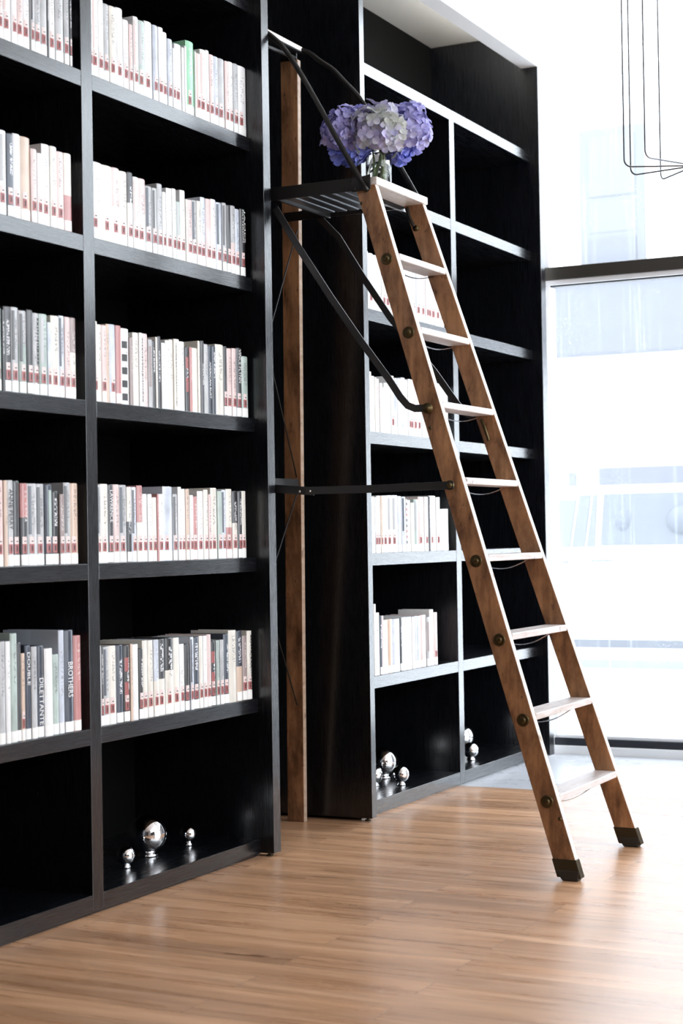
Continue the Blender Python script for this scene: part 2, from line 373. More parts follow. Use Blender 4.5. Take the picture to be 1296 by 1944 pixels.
# treads, washers, truss rods
def washer(x, y, z, r=.0205):
    return MB().lathe([(0, 0), (r, 0), (r, .002), (r*.82, .0045), (r*.62, .0025), (r*.45, .003), (r*.42, .006), (r*.2, .0075), (0, .0075)], (x, y, z), (0, -1, 0), 24)
for i in range(8):
    z = 2.024-.2519*i; x1 = xf(z)+.004; x0 = x1-.082
    y0, y1 = yn(z)+T_-.001, yf(z)+.001
    mb = MB(); n = 10; th = .022
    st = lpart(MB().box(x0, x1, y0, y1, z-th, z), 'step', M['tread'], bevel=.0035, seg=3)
    mb = MB().ribbon([(x1-.052, y0+(y1-y0)*k/12., z-th-.003-.026*math.sin(math.pi*k/12.)) for k in range(13)], .003, .004, (1, 0, 0))
    lpart(mb, 'truss_rod', M['wire'] if i else M['iron'], st, smooth=False)
    mb = MB().hexa([(x0+.012, y0+.004, z-th-.02), (x1-.02, y0+.004, z-th-.02), (x1-.02, y0+.008, z-th-.02), (x0+.012, y0+.008, z-th-.02),
                    (x0+.012, y0+.004, z-th), (x1-.02, y0+.004, z-th), (x1-.02, y0+.05, z-th), (x0+.012, y0+.05, z-th)])
    lpart(mb, 'corner_block', M['iron'], st)
    if i not in (2, 3):
        lpart(washer(xf(z-.02)-.037, yn(z), z-.02), 'washer', M['brass'], S1, smooth=True)
    lpart(MB().lathe([(0, 0), (.006, 0), (.006, .002), (0, .0035)], (xf(z-.02)-.037, yf(z)+T_, z-.02), (0, 1, 0), 12), 'rivet', M['brass'], S2, smooth=True)
for (x, z) in ((.333, 2.2), (.583, 1.433), (1.02, .19)):
    lpart(MB().lathe([(0, 0), (.006, 0), (.006, .002), (.003, .004), (0, .0045)], (x, yn(z), z), (0, -1, 0), 14), 'screw', M['brass'], S1, smooth=True)
# platform
ZT = 2.284
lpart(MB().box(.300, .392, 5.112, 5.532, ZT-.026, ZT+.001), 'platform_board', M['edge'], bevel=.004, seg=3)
for k in range(6):
    x0 = .012+k*.049
    lpart(MB().box(x0, x0+.042, 5.122, 5.47, ZT-.029, ZT-.017), 'platform_slat', M['slat'], bevel=.004)
lpart(MB().box(-.19, .318, 5.108, 5.116, ZT-.040, ZT+.004), 'platform_side_bar', M['iron'], bevel=.0015)
lpart(MB().box(-.19, .318, 5.525, 5.533, ZT-.030, ZT+.004), 'platform_side_bar', M['iron'], bevel=.0015)
lpart(MB().box(-.005, .005, 5.116, 5.525, ZT-.036, ZT-.012), 'platform_cross_bar', M['iron'])
lpart(MB().box(.288, .300, 5.116, 5.525, ZT-.040, ZT-.008), 'platform_cross_bar', M['iron'])
# corner bracket with rivets over the near stringer top
br = lpart(MB().hexa([(.302, 5.103, 2.238), (.372, 5.103, 2.243), (.372, 5.108, 2.243), (.302, 5.108, 2.238), (.300, 5.103, 2.262), (.372, 5.103, 2.293), (.372, 5.108, 2.293), (.300, 5.108, 2.285)]), 'corner_bracket', M['iron'], bevel=.0015)
for x in (.314, .360): lpart(MB().lathe([(0, 0), (.0055, 0), (.0045, .0035), (0, .005)], (x, 5.103, 2.248), (0, -1, 0), 12), 'rivet', M['iron'], br, smooth=True)
# top board linking the rear legs
tb = MB().box(-.150, -.100, 5.10, 5.535, 2.872, 2.896); tb.m[0] = 1  # underside face coloured dark to stand in for its shade
lpart(tb, 'top_board', [M['edge'], M['steel_paint']], bevel=.008, seg=3)  # black second slot stands in for shade on the underside
for y in (5.118, 5.508): lpart(MB().box(-.185, -.118, y, y+.010, 2.82, 2.873), 'top_bracket', M['iron'], bevel=.002)
lpart(MB().tube([(-.15, 5.115, 2.848), (-.13, 5.30, 2.846), (-.12, 5.50, 2.85)], .008), 'top_cross_rod', M['iron'], smooth=True)
# hand rails
def smooth_pts(pts, n=6):
    pts = [Vector(p) for p in pts]; out = []
    for i in range(len(pts)-1):
        a = pts[max(i-1, 0)]; b = pts[i]; c = pts[i+1]; d = pts[min(i+2, len(pts)-1)]
        for k in range(n):
            t = k/n; out.append(.5*((2*b)+(c-a)*t+(2*a-5*b+4*c-d)*t*t+(3*b-a-3*c+d)*t**3))
    out.append(pts[-1]); return out
near = [(-.16, 2.872), (-.09, 2.862), (-.035, 2.838), (.013, 2.803), (.056, 2.758), (.11, 2.677), (.194, 2.531), (.266, 2.4), (.3625, 2.236)]
lpart(MB().tube(smooth_pts([(x, 5.098, z) for x, z in near]), .0088, 12), 'handrail', M['iron'], smooth=True)
far = [(-.17, 2.888), (-.09, 2.878), (-.023, 2.828), (.023, 2.794), (.069, 2.744), (.14, 2.654), (.281, 2.411), (.372, 2.25)]
lpart(MB().tube(smooth_pts([(x, 5.51 + (.03 if i > 4 else .015), z) for i, (x, z) in enumerate(far)]), .0088, 12), 'handrail', M['iron'], smooth=True)
# bent braces from the platform to the third step
ns = [(-.12, 2.236), (.009, 2.215), (.095, 2.076), (.219, 1.892), (.333, 1.733), (.432, 1.603), (.475, 1.540), (.503, 1.510), (.53, 1.499), (.59, 1.497)]
ns = ns[1:]
b1 = lpart(MB().ribbon([(x, 5.102-.02*k/8, z) for k, (x, z) in enumerate(ns)], .024, .006, (0, 1, 0)), 'brace', M['steel_paint'], bevel=.001)
lpart(MB().lathe([(0, 0), (.018, 0), (.018, .003), (.008, .004), (.008, .009), (0, .010)], (.578, 5.080, 1.497), (0, -1, 0), 20), 'bolt', M['brass'], b1, smooth=True)
fs = [(-.05, 5.535, 2.262), (-.035, 5.536, 2.245), (.027, 5.54, 2.18), (.117, 5.552, 2.03), (.219, 5.563, 1.875), (.385, 5.583, 1.665), (.462, 5.592, 1.553), (.49, 5.593, 1.518), (.52, 5.593, 1.503), (.585, 5.592, 1.500)]
b2 = lpart(MB().ribbon(fs, .024, .006, (0, 1, 0)), 'brace', M['steel_paint'], bevel=.001)
# under-platform hooks on the far stringer
lpart(MB().tube(smooth_pts([(.325, 5.50, 2.25), (.335, 5.494, 2.215), (.352, 5.494, 2.18)]), .006), 'stay_hook', M['iron'], smooth=True)
lpart(MB().tube(smooth_pts([(.575, 5.548, 1.485), (.59, 5.545, 1.45), (.60, 5.552, 1.41)]), .006), 'stay_hook', M['brass'], smooth=True)
lpart(MB().lathe([(0, 0), (.011, 0), (.011, .004), (0, .007)], (.353, yf(2.175), 2.175), (0, -1, 0), 16), 'washer', M['brass'], S2, smooth=True)
# jointed spreader bar
sb = lpart(MB().ribbon([(.115, 5.089, 1.240), (.35, 5.080, 1.239), (.668, 5.071, 1.243)], .026, .006, (0, 1, 0)), 'spreader_bar', M['steel_paint'], bevel=.001)
lpart(MB().lathe([(0, 0), (.016, 0), (.016, .004), (.009, .006), (.009, .011), (0, .012)], (.655, 5.074, 1.243), (0, -1, 0), 20), 'bolt', M['brass'], sb, smooth=True)
sb2 = lpart(MB().ribbon([(-.22, 5.098, 1.262), (.0, 5.098, 1.250), (.145, 5.096, 1.237)], .028, .006, (0, 1, 0)), 'spreader_bar', M['steel_paint'], bevel=.001)
for x in (.095, .135): lpart(MB().lathe([(0, 0), (.005, 0), (.004, .003), (0, .004)], (x, 5.086, 1.238), (0, -1, 0), 12), 'rivet', M['wire'], sb2, smooth=True)
# rear leg bracing
lpart(MB().box(-.225, -.19, 5.13, 5.615, 1.27, 1.30), 'rear_rung', M['steel_paint'])
for (a, b) in (((-.16, 5.14, 2.18), (-.20, 5.62, 1.29)), ((-.14, 5.535, 2.22), (-.2, 5.12, 1.30)), ((-.19, 5.13, 1.27), (-.235, 5.65, .45)), ((-.19, 5.61, 1.27), (-.235, 5.12, .45))):
    lpart(MB().tube([a, b], .0026, 8), 'cross_brace', M['steel_paint'], smooth=True)

# ---------------------------------------------------------------- books
LIGHTS = {'W': (.80, .80, .80), 'C': (.76, .73, .66), 'P': (.74, .58, .56), 'R': (.50, .22, .21), 'G': (.50, .51, .52), 'B': (.62, .67, .76),
          'M': (.44, .53, .49), 'T': (.62, .47, .37), 'E': (.30, .62, .40), 'O': (.72, .50, .38), 'U': (.32, .25, .24)}
DARKS = {'D': (.055, .056, .06), 'N': (.045, .058, .085), 'K': (.018, .017, .018)}
CN = {'W': 'white', 'C': 'cream', 'P': 'pale pink', 'R': 'dusty red', 'G': 'grey', 'B': 'pale blue', 'M': 'grey-green', 'T': 'tan', 'E': 'green',
      'O': 'peach', 'U': 'brown', 'D': 'charcoal', 'N': 'navy', 'K': 'black'}
def book_mat(col, ink, dens, grad):
    m = mat('book_jacket', col, .32, spec=.5, coat=.25); t = NT(m)
    uv = t.n('ShaderNodeUVMap', uv_map='UVMap'); sp = t.n('ShaderNodeSeparateXYZ'); t.l(uv.outputs[0], sp.inputs[0])
    oi = t.n('ShaderNodeObjectInfo'); r = oi.outputs['Random']
    U, V = sp.outputs[0], sp.outputs[1]
    cb = t.n('ShaderNodeCombineXYZ'); t.l(t.math('ADD', t.math('MULTIPLY', U, 3.2), t.math('MULTIPLY', r, 91.)), cb.inputs[0]); t.l(t.math('MULTIPLY', V, 34.), cb.inputs[1])
    nz = t.noise(cb.outputs[0], 1., 1.5, .7)
    letters = t.math('GREATER_THAN', nz, dens)
    # one column of lettering with a random start, end and position
    lo = t.math('ADD', .36, t.math('MULTIPLY', r, .22)); hi = t.math('ADD', .80, t.math('MULTIPLY', r, .14))
    inV = t.math('MULTIPLY', t.math('GREATER_THAN', V, lo), t.math('LESS_THAN', V, hi))
    c0 = t.math('ADD', .42, t.math('MULTIPLY', t.math('FRACT', t.math('MULTIPLY', r, 7.3)), .22))
    inU = t.math('LESS_THAN', t.math('ABSOLUTE', t.math('SUBTRACT', U, c0)), .20)
    mask = t.math('MULTIPLY', t.math('MULTIPLY', letters, inV), inU)
    mask = t.math('MULTIPLY', mask, t.math('GREATER_THAN', t.math('FRACT', t.math('MULTIPLY', r, 13.7)), .22))
    # printed cover picture: soft tone bands along the spine
    cb2 = t.n('ShaderNodeCombineXYZ'); t.l(t.math('MULTIPLY', r, 57.), cb2.inputs[0]); t.l(t.math('MULTIPLY', V, 3.), cb2.inputs[1])
    t.l(t.math('MULTIPLY', U, .8), cb2.inputs[2])
    bands = t.noise(cb2.outputs[0], 1., 3., .55)
    tone = t.ramp(bands, [(.3, tuple(1-grad for _ in range(3))), (.6, (1, 1, 1))])
    on = t.math('GREATER_THAN', U, -.5)
    c = t.mix(on, col, t.mix(1., col, tone, 'MULTIPLY'))
    c = t.mix(t.math('MULTIPLY', mask, .5 if max(col) > .3 else .85), c, ink)
    t.l(c, t.p.inputs['Base Color']); return m
BM = {}
for k, c in LIGHTS.items():
    BM[k] = book_mat(c, (.10, .09, .10) if k not in 'RUE' else (.75, .72, .7), .52 if k not in 'W' else .57, .30 if k in 'GBM' else .14)
for k, c in DARKS.items(): BM[k] = book_mat(c, (.7, .7, .72), .50, .5)
PLAIN = {k: book_mat({**LIGHTS, **DARKS}[k], (.5, .5, .5), 2., .5) for k in 'DNKG'}
M['paper'] = mat('book_paper', (.72, .68, .60), .8)
M['lab_w'] = mat('white_library_sticker', (.82, .82, .80), .4, coat=.2)
M['lab_r'] = mat('dark_red_library_sticker', (.34, .085, .08), .4, coat=.2)
M['lab_p'] = mat('pale_pink_library_sticker', (.74, .60, .58), .4, coat=.2)
M['ink_w'] = mat('white_lettering', (.82, .82, .82), .5); M['ink_k'] = mat('black_lettering', (.03, .03, .03), .5)

def spine_profile(w, n=6, bulge=.0045):
    return [(-bulge*(abs(2*i/n-1)**2.2), -w/2+w*i/n) for i in range(n+1)]
def book_cover(w, h, d, mats, split=None):
    n = 6; b = min(.0055, w*.16); pr = spine_profile(w, n, b); t = min(.0026, w*.16)
    outer = [(-d, -w/2)]+pr+[(-d, w/2)]
    inner = [(-d, -w/2+t)]+[(x-t, y*(1-2*t/w)) for x, y in pr]+[(-d, w/2-t)]
    zs = [0]+([split*h] if split else [])+[h-.0025, h]
    V = []; Fc = []; mi = []; uvs = []
    uo = [-1]+[i/n for i in range(n+1)]+[-1]
    N = len(outer)
    for j, z in enumerate(zs):
        for k, (x, y) in enumerate(outer):
            dx = -.0012 if (j == len(zs)-1 and 0 < k < N-1) else 0
            V.append((x+dx, y, z))
        for k, (x, y) in enumerate(inner): V.append((x, y, z))
    L = 2*N
    def uvv(k, j): return (uo[k] if k < N else -1, zs[j]/h)
    def face(idx, m_):
        Fc.append(idx); mi.append(m_)
        for i in idx: uvs.append(uvv(i % L, i//L))
    for j in range(len(zs)-1):
        m_ = 1 if (split and j == 0) else 0
        for k in range(N-1):
            face((j*L+k, j*L+k+1, (j+1)*L+k+1, (j+1)*L+k), m_)
            a = j*L+N+k; face((a+1, a, a+L, a+L+1), m_)
        for a, bb in ((0, N), (N-1, 2*N-1)): face((j*L+a, j*L+L+a, j*L+L+bb, j*L+bb) if a == 0 else (j*L+bb, j*L+L+bb, j*L+L+a, j*L+a), m_)
    T = (len(zs)-1)*L
    for k in range(N-1):
        face((T+k, T+k+1, T+N+k+1, T+N+k), 0); face((k+1, k, N+k, N+k+1), 1 if split else 0)
    return V, Fc, mi, uvs
def strip(w, z0, z1, u0, u1, e, n=6):
    b = min(.0055, w*.16); V = []
    for i in range(n+1):
        u = u0+(u1-u0)*i/n; y = -w/2+w*u; x = -b*(abs(2*u-1)**2.2)+e
        V += [(x, y, z0), (x, y, z1)]
    return V, [(2*i, 2*i+2, 2*i+3, 2*i+1) for i in range(n)]
txt_cache = {}
def text_mesh(s):
    if s in txt_cache: return txt_cache[s]
    cu = bpy.data.curves.new('t', 'FONT'); cu.body = s; cu.align_x = 'CENTER'; cu.align_y = 'CENTER'; cu.resolution_u = 2
    o = bpy.data.objects.new('t', cu); C.objects.link(o); dg = bpy.context.evaluated_depsgraph_get()
    me = bpy.data.meshes.new_from_object(o.evaluated_get(dg)); bpy.data.objects.remove(o)
    vs_ = [v.co.copy() for v in me.vertices]; fs_ = [tuple(p.vertices) for p in me.polygons]
    txt_cache[s] = (vs_, fs_); return vs_, fs_
def title(parent, lines, w, h, dark, z0, z1):
    MBt = MB(); nl = len(lines)
    s = ' '.join(lines) if w < .034 or nl == 1 else None
    rows = [s] if s else lines
    for i, t_ in enumerate(rows):
        vs_, fs_ = text_mesh(t_)
        xs_ = [v.x for v in vs_]; ys_ = [v.y for v in vs_]
        sx = (z1-z0)/(max(xs_)-min(xs_)); band = w*.62/len(rows); sy = band*.9/(max(ys_)-min(ys_))
        sy = min(sy, sx*3.2); cy = (len(rows)-1)/2-i
        xc, yc = (max(xs_)+min(xs_))/2, (max(ys_)+min(ys_))/2
        MBt.add([(.0009, (v.y-yc)*sy+cy*band, (z0+z1)/2-(v.x-xc)*sx) for v in vs_], fs_)
    o = mesh_obj('title', MBt.v, MBt.f, M['ink_w'] if dark else M['ink_k'], parent)
ORD = ['first', 'second', 'third', 'fourth', 'fifth', 'sixth', 'seventh', 'eighth', 'ninth', 'tenth', 'eleventh', 'twelfth', 'thirteenth', 'fourteenth', 'fifteenth',
       'sixteenth', 'seventeenth', 'eighteenth', 'nineteenth', 'twentieth', 'twenty-first', 'twenty-second', 'twenty-third', 'twenty-fourth', 'twenty-fifth',
       'twenty-sixth', 'twenty-seventh', 'twenty-eighth', 'twenty-ninth', 'thirtieth', 'thirty-first', 'thirty-second', 'thirty-third', 'thirty-fourth', 'thirty-fifth', 'thirty-sixth']
ROWN = ['top', 'second', 'middle', 'fourth', 'lowest']
COLN = {'a': 'leftmost column', 'b': 'second column', 'c': 'farther bookcase'}
SHELVES = {
    'b0': (0, 4.0904, '41 231 WG r; 33 238 WP r; 27 241 W r; 30 233 G r; 35 234 C r; 37 239 W r; 31 212 W r; 21 206 P r; 28 235 WP r; 41 232 MG r; 42 240 W r; 30 238 B r; 28 239 W r; 26 231 W r; 28 216 B r; 18 193 W r; 39 213 W r; 15 209 W -; 12 218 W -; 49 240 E r; 8 215 W -; 28 212 P r; 37 232 WP r; 21 238 W r; 27 229 P r; 31 230 B r; 40 231 G r; 25 231 P r; 30 235 W r; 32 236 G r; 59 237 W r'),
    'b1': (1, 4.1288, '42 227 W r; 52 227 C r; 40 229 P/W r; 41 226 C r; 30 230 D/W r; 31 221 WP r; 39 222 P/W r; 37 206 GB r; 27 206 GD r; 30 224 G r; 21 203 W r; 34 219 W r; 23 223 W r; 25 186 MG r; 31 227 W r; 10 202 C -; 29 203 P r; 30 207 GB r; 26 209 C r; 31 226 B r; 35 226 P r; 33 231 W r; 35 226 BB r; 28 230 GD r; 28 227 D r; 30 230 G/P r; 32 224 B r; 36 230 K r JAMES|PATTERSON'),
    'b2': (2, 4.1247, '7 236 C r; 22 228 C -; 25 228 P r; 17 234 T -; 32 235 B r; 29 235 R w; 45 230 WS -; 18 206 U -; 32 223 C -; 21 225 WK -; 31 225 P -; 24 210 GU -; 18 209 K -; 11 221 C -; 19 225 D/K -; 22 206 W -; 26 216 W -; 23 221 C -; 17 225 CK -; 21 226 C -; 31 221 W -; 24 207 KR -; 17 207 R -; 38 207 C -; 14 233 C -; 22 235 D - GODFATHER; 25 226 G -; 24 224 N - AMERICAN|RUST; 25 224 N -; 52 233 C -; 23 231 D r; 32 226 P r; 28 229 P r; 35 233 D r VINCE|FLYNN; 42 208 M r'),
    'b3': (3, 4.1167, '4 210 W w; 17 230 GB r; 39 233 C r; 31 232 D r LAWRENCE; 31 233 P r; 38 232 GB r; 25 227 C/K w; 26 227 BD r; 32 232 R/C r; 27 207 W r; 24 207 W r; 26 197 C r; 10 208 R -; 29 208 W r; 55 232 B r; 27 209 GD r; 21 232 W r; 26 226 W r; 23 226 T r; 22 207 W r; 29 203 RW r; 36 221 W r; 29 226 C r; 20 211 P r; 39 233 C r; 29 223 M r; 27 227 BB r; 39 231 C/R r; 34 225 K/C r; 28 225 D r; 34 226 C r'),
    'b4': (4, 4.1126, '15 237 W -; 16 231 D r; 29 231 GB r; 37 232 C r; 37 232 N w; 33 229 KR r; 14 231 T -; 32 229 W -; 24 214 K r; 28 237 C r; 30 236 C r; 28 236 B/C r; 41 236 D/C r; 48 237 K/C r; 35 235 C r; 29 213 W r; 29 211 K r; 20 232 BB r; 36 230 N r; 24 232 C r; 24 231 W r; 26 234 P r; 31 211 KR r; 22 211 M r; 25 212 G r; 34 229 N r; 51 239 C -; 37 235 N/T w; 32 217 U r; 33 231 CK r'),
    'a0': (0, 3.6385, '24 210 W r; 25 229 P r; 23 224 P r; 37 212 WP r; 26 233 W r; 26 217 P r; 33 217 W r; 18 233 GD r; 27 212 G r; 33 224 G r; 9 229 D -; 31 210 W r; 39 231 G r; 25 222 G r; 12 213 K r'),
    'a1': (1, 3.6371, '24 236 W r; 26 234 W r; 34 232 WG r; 28 229 N r; 33 234 W r; 43 233 T r; 28 207 P r; 24 200 W r; 38 231 W r; 32 232 C r; 34 223 P r; 36 225 C/R w'),
    'a2': (2, 3.6312, '22 225 W r; 35 225 M r; 11 222 D -; 32 233 D r; 32 234 GD r; 33 228 GD/M r; 28 234 D r; 30 228 GK r; 37 229 MG r; 18 209 B r; 39 230 C r; 26 234 BB r; 25 233 P r; 31 234 U/C r'),
    'a3': (3, 3.6255, '26 233 C r; 32 233 P r; 16 233 T -; 27 234 G r ANNE|PERRY; 32 233 D r; 33 227 R/D r; 41 227 GB r; 37 227 GD r; 33 226 NM r; 34 208 K r; 23 200 U r; 33 233 GD r; 36 232 T r'),
    'a4': (4, 3.6196, '33 275 T w; 30 277 G w; 21 276 W w; 30 296 M w; 19 270 D w; 17 239 T r; 26 259 N w DOUBLE; 26 254 G w; 35 255 N w DILETTANTE; 38 245 W w; 31 226 M w; 26 292 B w; 43 291 N w BROTHERS; 36 273 R w'),
    'c1': (1, 5.9463, '27 225 W r; 41 220 W r; 38 218 W r; 39 220 W r; 39 223 W r; 43 224 P r; 43 228 W r; 44 231 W r; 41 233 C r; 41 235 W r; 42 238 W r; 42 240 B r; 43 243 W r; 47 245 P r; 30 247 W r; 37 248 W r; 45 250 P r; 45 252 W r; 35 254 W r'),
    'c2': (2, 5.9394, '10 232 C w; 36 234 W w; 27 219 W w; 16 215 C w; 24 211 P w; 26 196 W w; 17 180 W w; 31 200 W w; 34 224 W w; 28 233 W r; 35 226 B w; 31 227 W w; 39 233 B w; 29 226 W w; 29 232 W r; 25 232 W r; 41 233 P r; 44 235 W r; 45 236 W w; 53 235 W w; 46 236 W w; 46 236 B w; 44 234 W w; 43 234 W w'),
    'c3': (3, 5.9467, '47 220 W w; 23 219 W r; 30 225 W r; 20 225 T r; 44 226 W r; 44 228 WG r; 56 229 WG r; 32 226 B w; 35 224 BB w; 14 214 WS w; 40 211 W w; 32 201 C w; 44 215 MG w; 59 226 P r; 38 227 W r; 15 230 D -; 69 232 W r; 38 227 W r; 28 177 B w; 63 178 C w'),
    'c4': (4, 5.9469, '17 304 C -; 17 280 W -; 33 245 W w; 20 231 N w; 18 231 P w; 39 213 W w; 46 214 TO w; 71 212 B w; 18 211 K w; 38 215 W w; 57 214 W w; 29 213 W w; 19 215 B w; 43 213 B w; 56 215 P w; 33 204 GU w; 41 234 W w; 37 220 P r'),
}
# 304

rng = random.Random(3)
def make_book(col, row, i, n, y, z, w, h, code, st, ttl):
    parts = code.split('/'); k1 = parts[0][0]; k2 = parts[1][0] if len(parts) > 1 else None
    extra = parts[0][1:] if len(parts[0]) > 1 else ''
    d = .155+rng.uniform(-.008, .012)+(.05 if h > .262 else 0)
    split = {None: None}.get(k2, rng.uniform(.42, .6)) if k2 else None
    dark = k1 in DARKS
    names = CN[k1]+((' over '+CN[k2]) if k2 else '')
    size = 'tall ' if h > .262 else ('short ' if h < .2 else ('thick ' if w > .044 else ('thin ' if w < .017 else '')))
    stk = {'r': ' with red sticker', 'w': ' with white sticker', '-': ''}[st]
    if ttl: stk = ' titled '+' '.join(ttl) if ttl[0] not in ('JAMES', 'VINCE', 'ANNE') else ' with white author name'
    tailw = '%s from left, %s book shelf, %s' % (ORD[i], ROWN[row], COLN[col])
    lab = size+names+' book'+stk+', '+tailw
    if len(lab.split()) > 16: lab = size+names+' book, '+tailw
    where = '%s book shelf, %s' % (ROWN[row], COLN[col])
    x = P-.003-rng.uniform(0, .004)
    e = empty('book', (x, y, z), lab, 'book', 'library books, '+where)
    V, Fc, mi, uvs = book_cover(w-.0012, h, d, None, split)
    mesh_obj('cover', V, Fc, [PLAIN.get(k1, BM[k1]) if ttl else BM[k1], BM[k2] if k2 else BM[k1]], e, fm=mi, uvs=uvs)
    t = min(.003, w*.17)
    MB().box(-d+.004, -.008, -w/2+t, w/2-t, .003, h-.004).build('page_block', M['paper'], e)
    w_ = w-.0012
    if st in 'rw':
        V, Fc = strip(w_, .0015, .031, .02, .98, .0005); mb = MB().add(V, Fc, 0)
        if st == 'r':
            a = rng.uniform(.08, .2); b_ = a+min(.62, .016/w_)
            V, Fc = strip(w_, .034, .060, a, b_, .0005, 3); mb.add(V, Fc, 1)
            V, Fc = strip(w_, .060, .080, a, b_, .0005, 3); mb.add(V, Fc, 2)
            V, Fc = strip(w_, .066, .069, a+(b_-a)*.35, b_-(b_-a)*.2, .0009, 1); mb.add(V, Fc, 3)
            V, Fc = strip(w_, .040, .055, a+(b_-a)*.4, b_-(b_-a)*.35, .0009, 1); mb.add(V, Fc, 3)
        mesh_obj('spine_sticker', mb.v, mb.f, [M['lab_w'], M['lab_r'], M['lab_p'], M['ink_k']], e, fm=mb.m)
    if ttl:
        zr = {'BROTHERS': (.10, .20), 'DILETTANTE': (.035, .165), 'DOUBLE': (.15, .24), 'LAWRENCE': (.12, .215), 'JAMES': (.115, .226), 'VINCE': (.115, .228),
              'AMERICAN': (.05, .17), 'GODFATHER': (.09, .16), 'ANNE': (.10, .21)}[ttl[0]]
        title(e, ttl, w_, h, dark, *zr)
    # small printed blocks on the jacket
    blocks = []
    if 'S' in extra:   # a column of dark square pictures
        for q in range(5 if w > .03 else 9):
            s_ = .021 if w > .03 else .011; z0 = .012+q*(.0395 if w > .03 else .0222); blocks.append((.12, .68, z0, z0+s_, M['ink_k'] if (w > .03 or q % 4 < 2) else M['lab_r']))
    if 'K' in extra: blocks.append((.5, .92, h*.06, h*.94, 'marks'))
    if 'R' in extra:
        blocks += [(.1, .6, h*.30, h*.52, M['lab_r']), (.1, .6, h*.66, h*.84, M['lab_r'])]
    if 'P' in extra: blocks.append((.06, .24, .085, h*.95, M['lab_p']))
    if 'G' in extra: blocks.append((.10, .42, h*.40, h*.95, BM['G']))
    if 'D' in extra: blocks.append((.06, .34, h*.38, h*.96, BM['D']))
    if 'B' in extra: blocks.append((.05, .30, h*.38, h*.97, BM['N'] if k1 in 'GB' else BM['B']))
    if 'O' in extra: blocks.append((.12, .55, h*.2, h*.96, BM['O']))
    if 'U' in extra: blocks.append((.1, .5, h*.3, h*.9, BM['U']))
    if 'M' in extra: blocks.append((.35, .8, h*.35, h*.93, BM['M']))
    mats = []; mb = MB()
    for (u0, u1, z0, z1, m_) in blocks:
        if m_ == 'marks':
            zz = z0
            while zz < z1:
                l_ = rng.uniform(.004, .011); V, Fc = strip(w_, zz, min(zz+l_, z1), u0+rng.uniform(0, .1), u1-rng.uniform(0, .12), .0004, 2)
                m2 = M['ink_w'] if dark else M['ink_k']
                if m2 not in mats: mats.append(m2)
                mb.add(V, Fc, mats.index(m2)); zz += l_+rng.uniform(.0015, .003)
        else:
            if m_ not in mats: mats.append(m_)
            V, Fc = strip(w_, z0, z1, u0, u1, .0004, 4); mb.add(V, Fc, mats.index(m_))
    if mats: mesh_obj('jacket_print', mb.v, mb.f, mats, e, fm=mb.m)
LIM = {'a': (3.142, 4.058), 'b': (4.1175, 5.034), 'c': (5.842, 6.776)}
for key, (row, start, s) in SHELVES.items():
    lo, hi = LIM[key[0]]; items = [q.strip().split() for q in s.split(';')]; y = start; n = len(items)
    # index from the left, counting only what stands on this shelf
    for i, it in enumerate(items):
        w_ = int(it[0])/1000.; h = int(it[1])/1000.; y1 = y+w_; ya = y
        if i == 0 and key[0] == 'b': ya = max(lo, min(y, lo))
        if i == 0 and key[0] == 'c': ya = y-.02
        y1c = min(y1, hi)
        if y1c-ya > .006:
            ww = y1c-ya; hh = h if row < 5 else h
            make_book(key[0], row, i, n, (ya+y1c)/2, ZR[row+1]+.0006, ww, hh, it[2], it[3], it[4].split('|') if len(it) > 4 else None)
        y = y1

# ---------------------------------------------------------------- chrome balls on the lowest shelves
ZB = ZR[6]
def ball(x, y, r, label, group):
    e = empty('chrome_ball', (x, y, ZB+.0007), label, 'ornament', group)
    fr = r*.42; fh = .012
    prof = [(fr*1.25, 0), (fr*1.3, .002), (fr*1.28, .005), (fr*1.05, .008), (fr, fh)]
    MB().lathe([(0, 0)]+prof+[(fr*.8, fh), (0, fh)], (0, 0, 0), n=40).build('base_ring', M['chrome'], e, smooth=True)
    c = fh+math.sqrt(max(r*r-fr*fr, 0)); n = 40
    MB().lathe([(max(r*math.sin(math.pi*k/n), 1e-5), c-r*math.cos(math.pi*k/n)) for k in range(n+1)], (0, 0, 0), n=56).build('sphere', M['chrome'], e, smooth=True)
ball(-.246, 4.637, .0635, 'large polished chrome ball in the middle of the nearer bookcase\'s lowest shelf', 'chrome balls on the lowest shelves')
ball(-.197, 4.440, .029, 'small chrome ball to the left of the large ball, nearer bookcase', 'chrome balls on the lowest shelves')
ball(-.222, 4.846, .029, 'small chrome ball standing apart to the right of the large ball, nearer bookcase', 'chrome balls on the lowest shelves')
ball(-.292, 6.507, .0625, 'large chrome ball behind two small ones, farther bookcase, left bottom compartment', 'chrome balls on the lowest shelves')
ball(-.134, 6.344, .036, 'small chrome ball in front of and right of the large one, farther bookcase left compartment', 'chrome balls on the lowest shelves')
ball(-.225, 6.285, .036, 'small chrome ball half hidden by the upright side panel, farther bookcase', 'chrome balls on the lowest shelves')
ball(-.326, 7.440, .0625, 'large chrome ball half hidden by the divider, right bottom compartment beside the window', 'chrome balls on the lowest shelves')
ball(-.163, 7.163, .036, 'small chrome ball in right bottom compartment, in front of a large one', 'chrome balls on the lowest shelves')

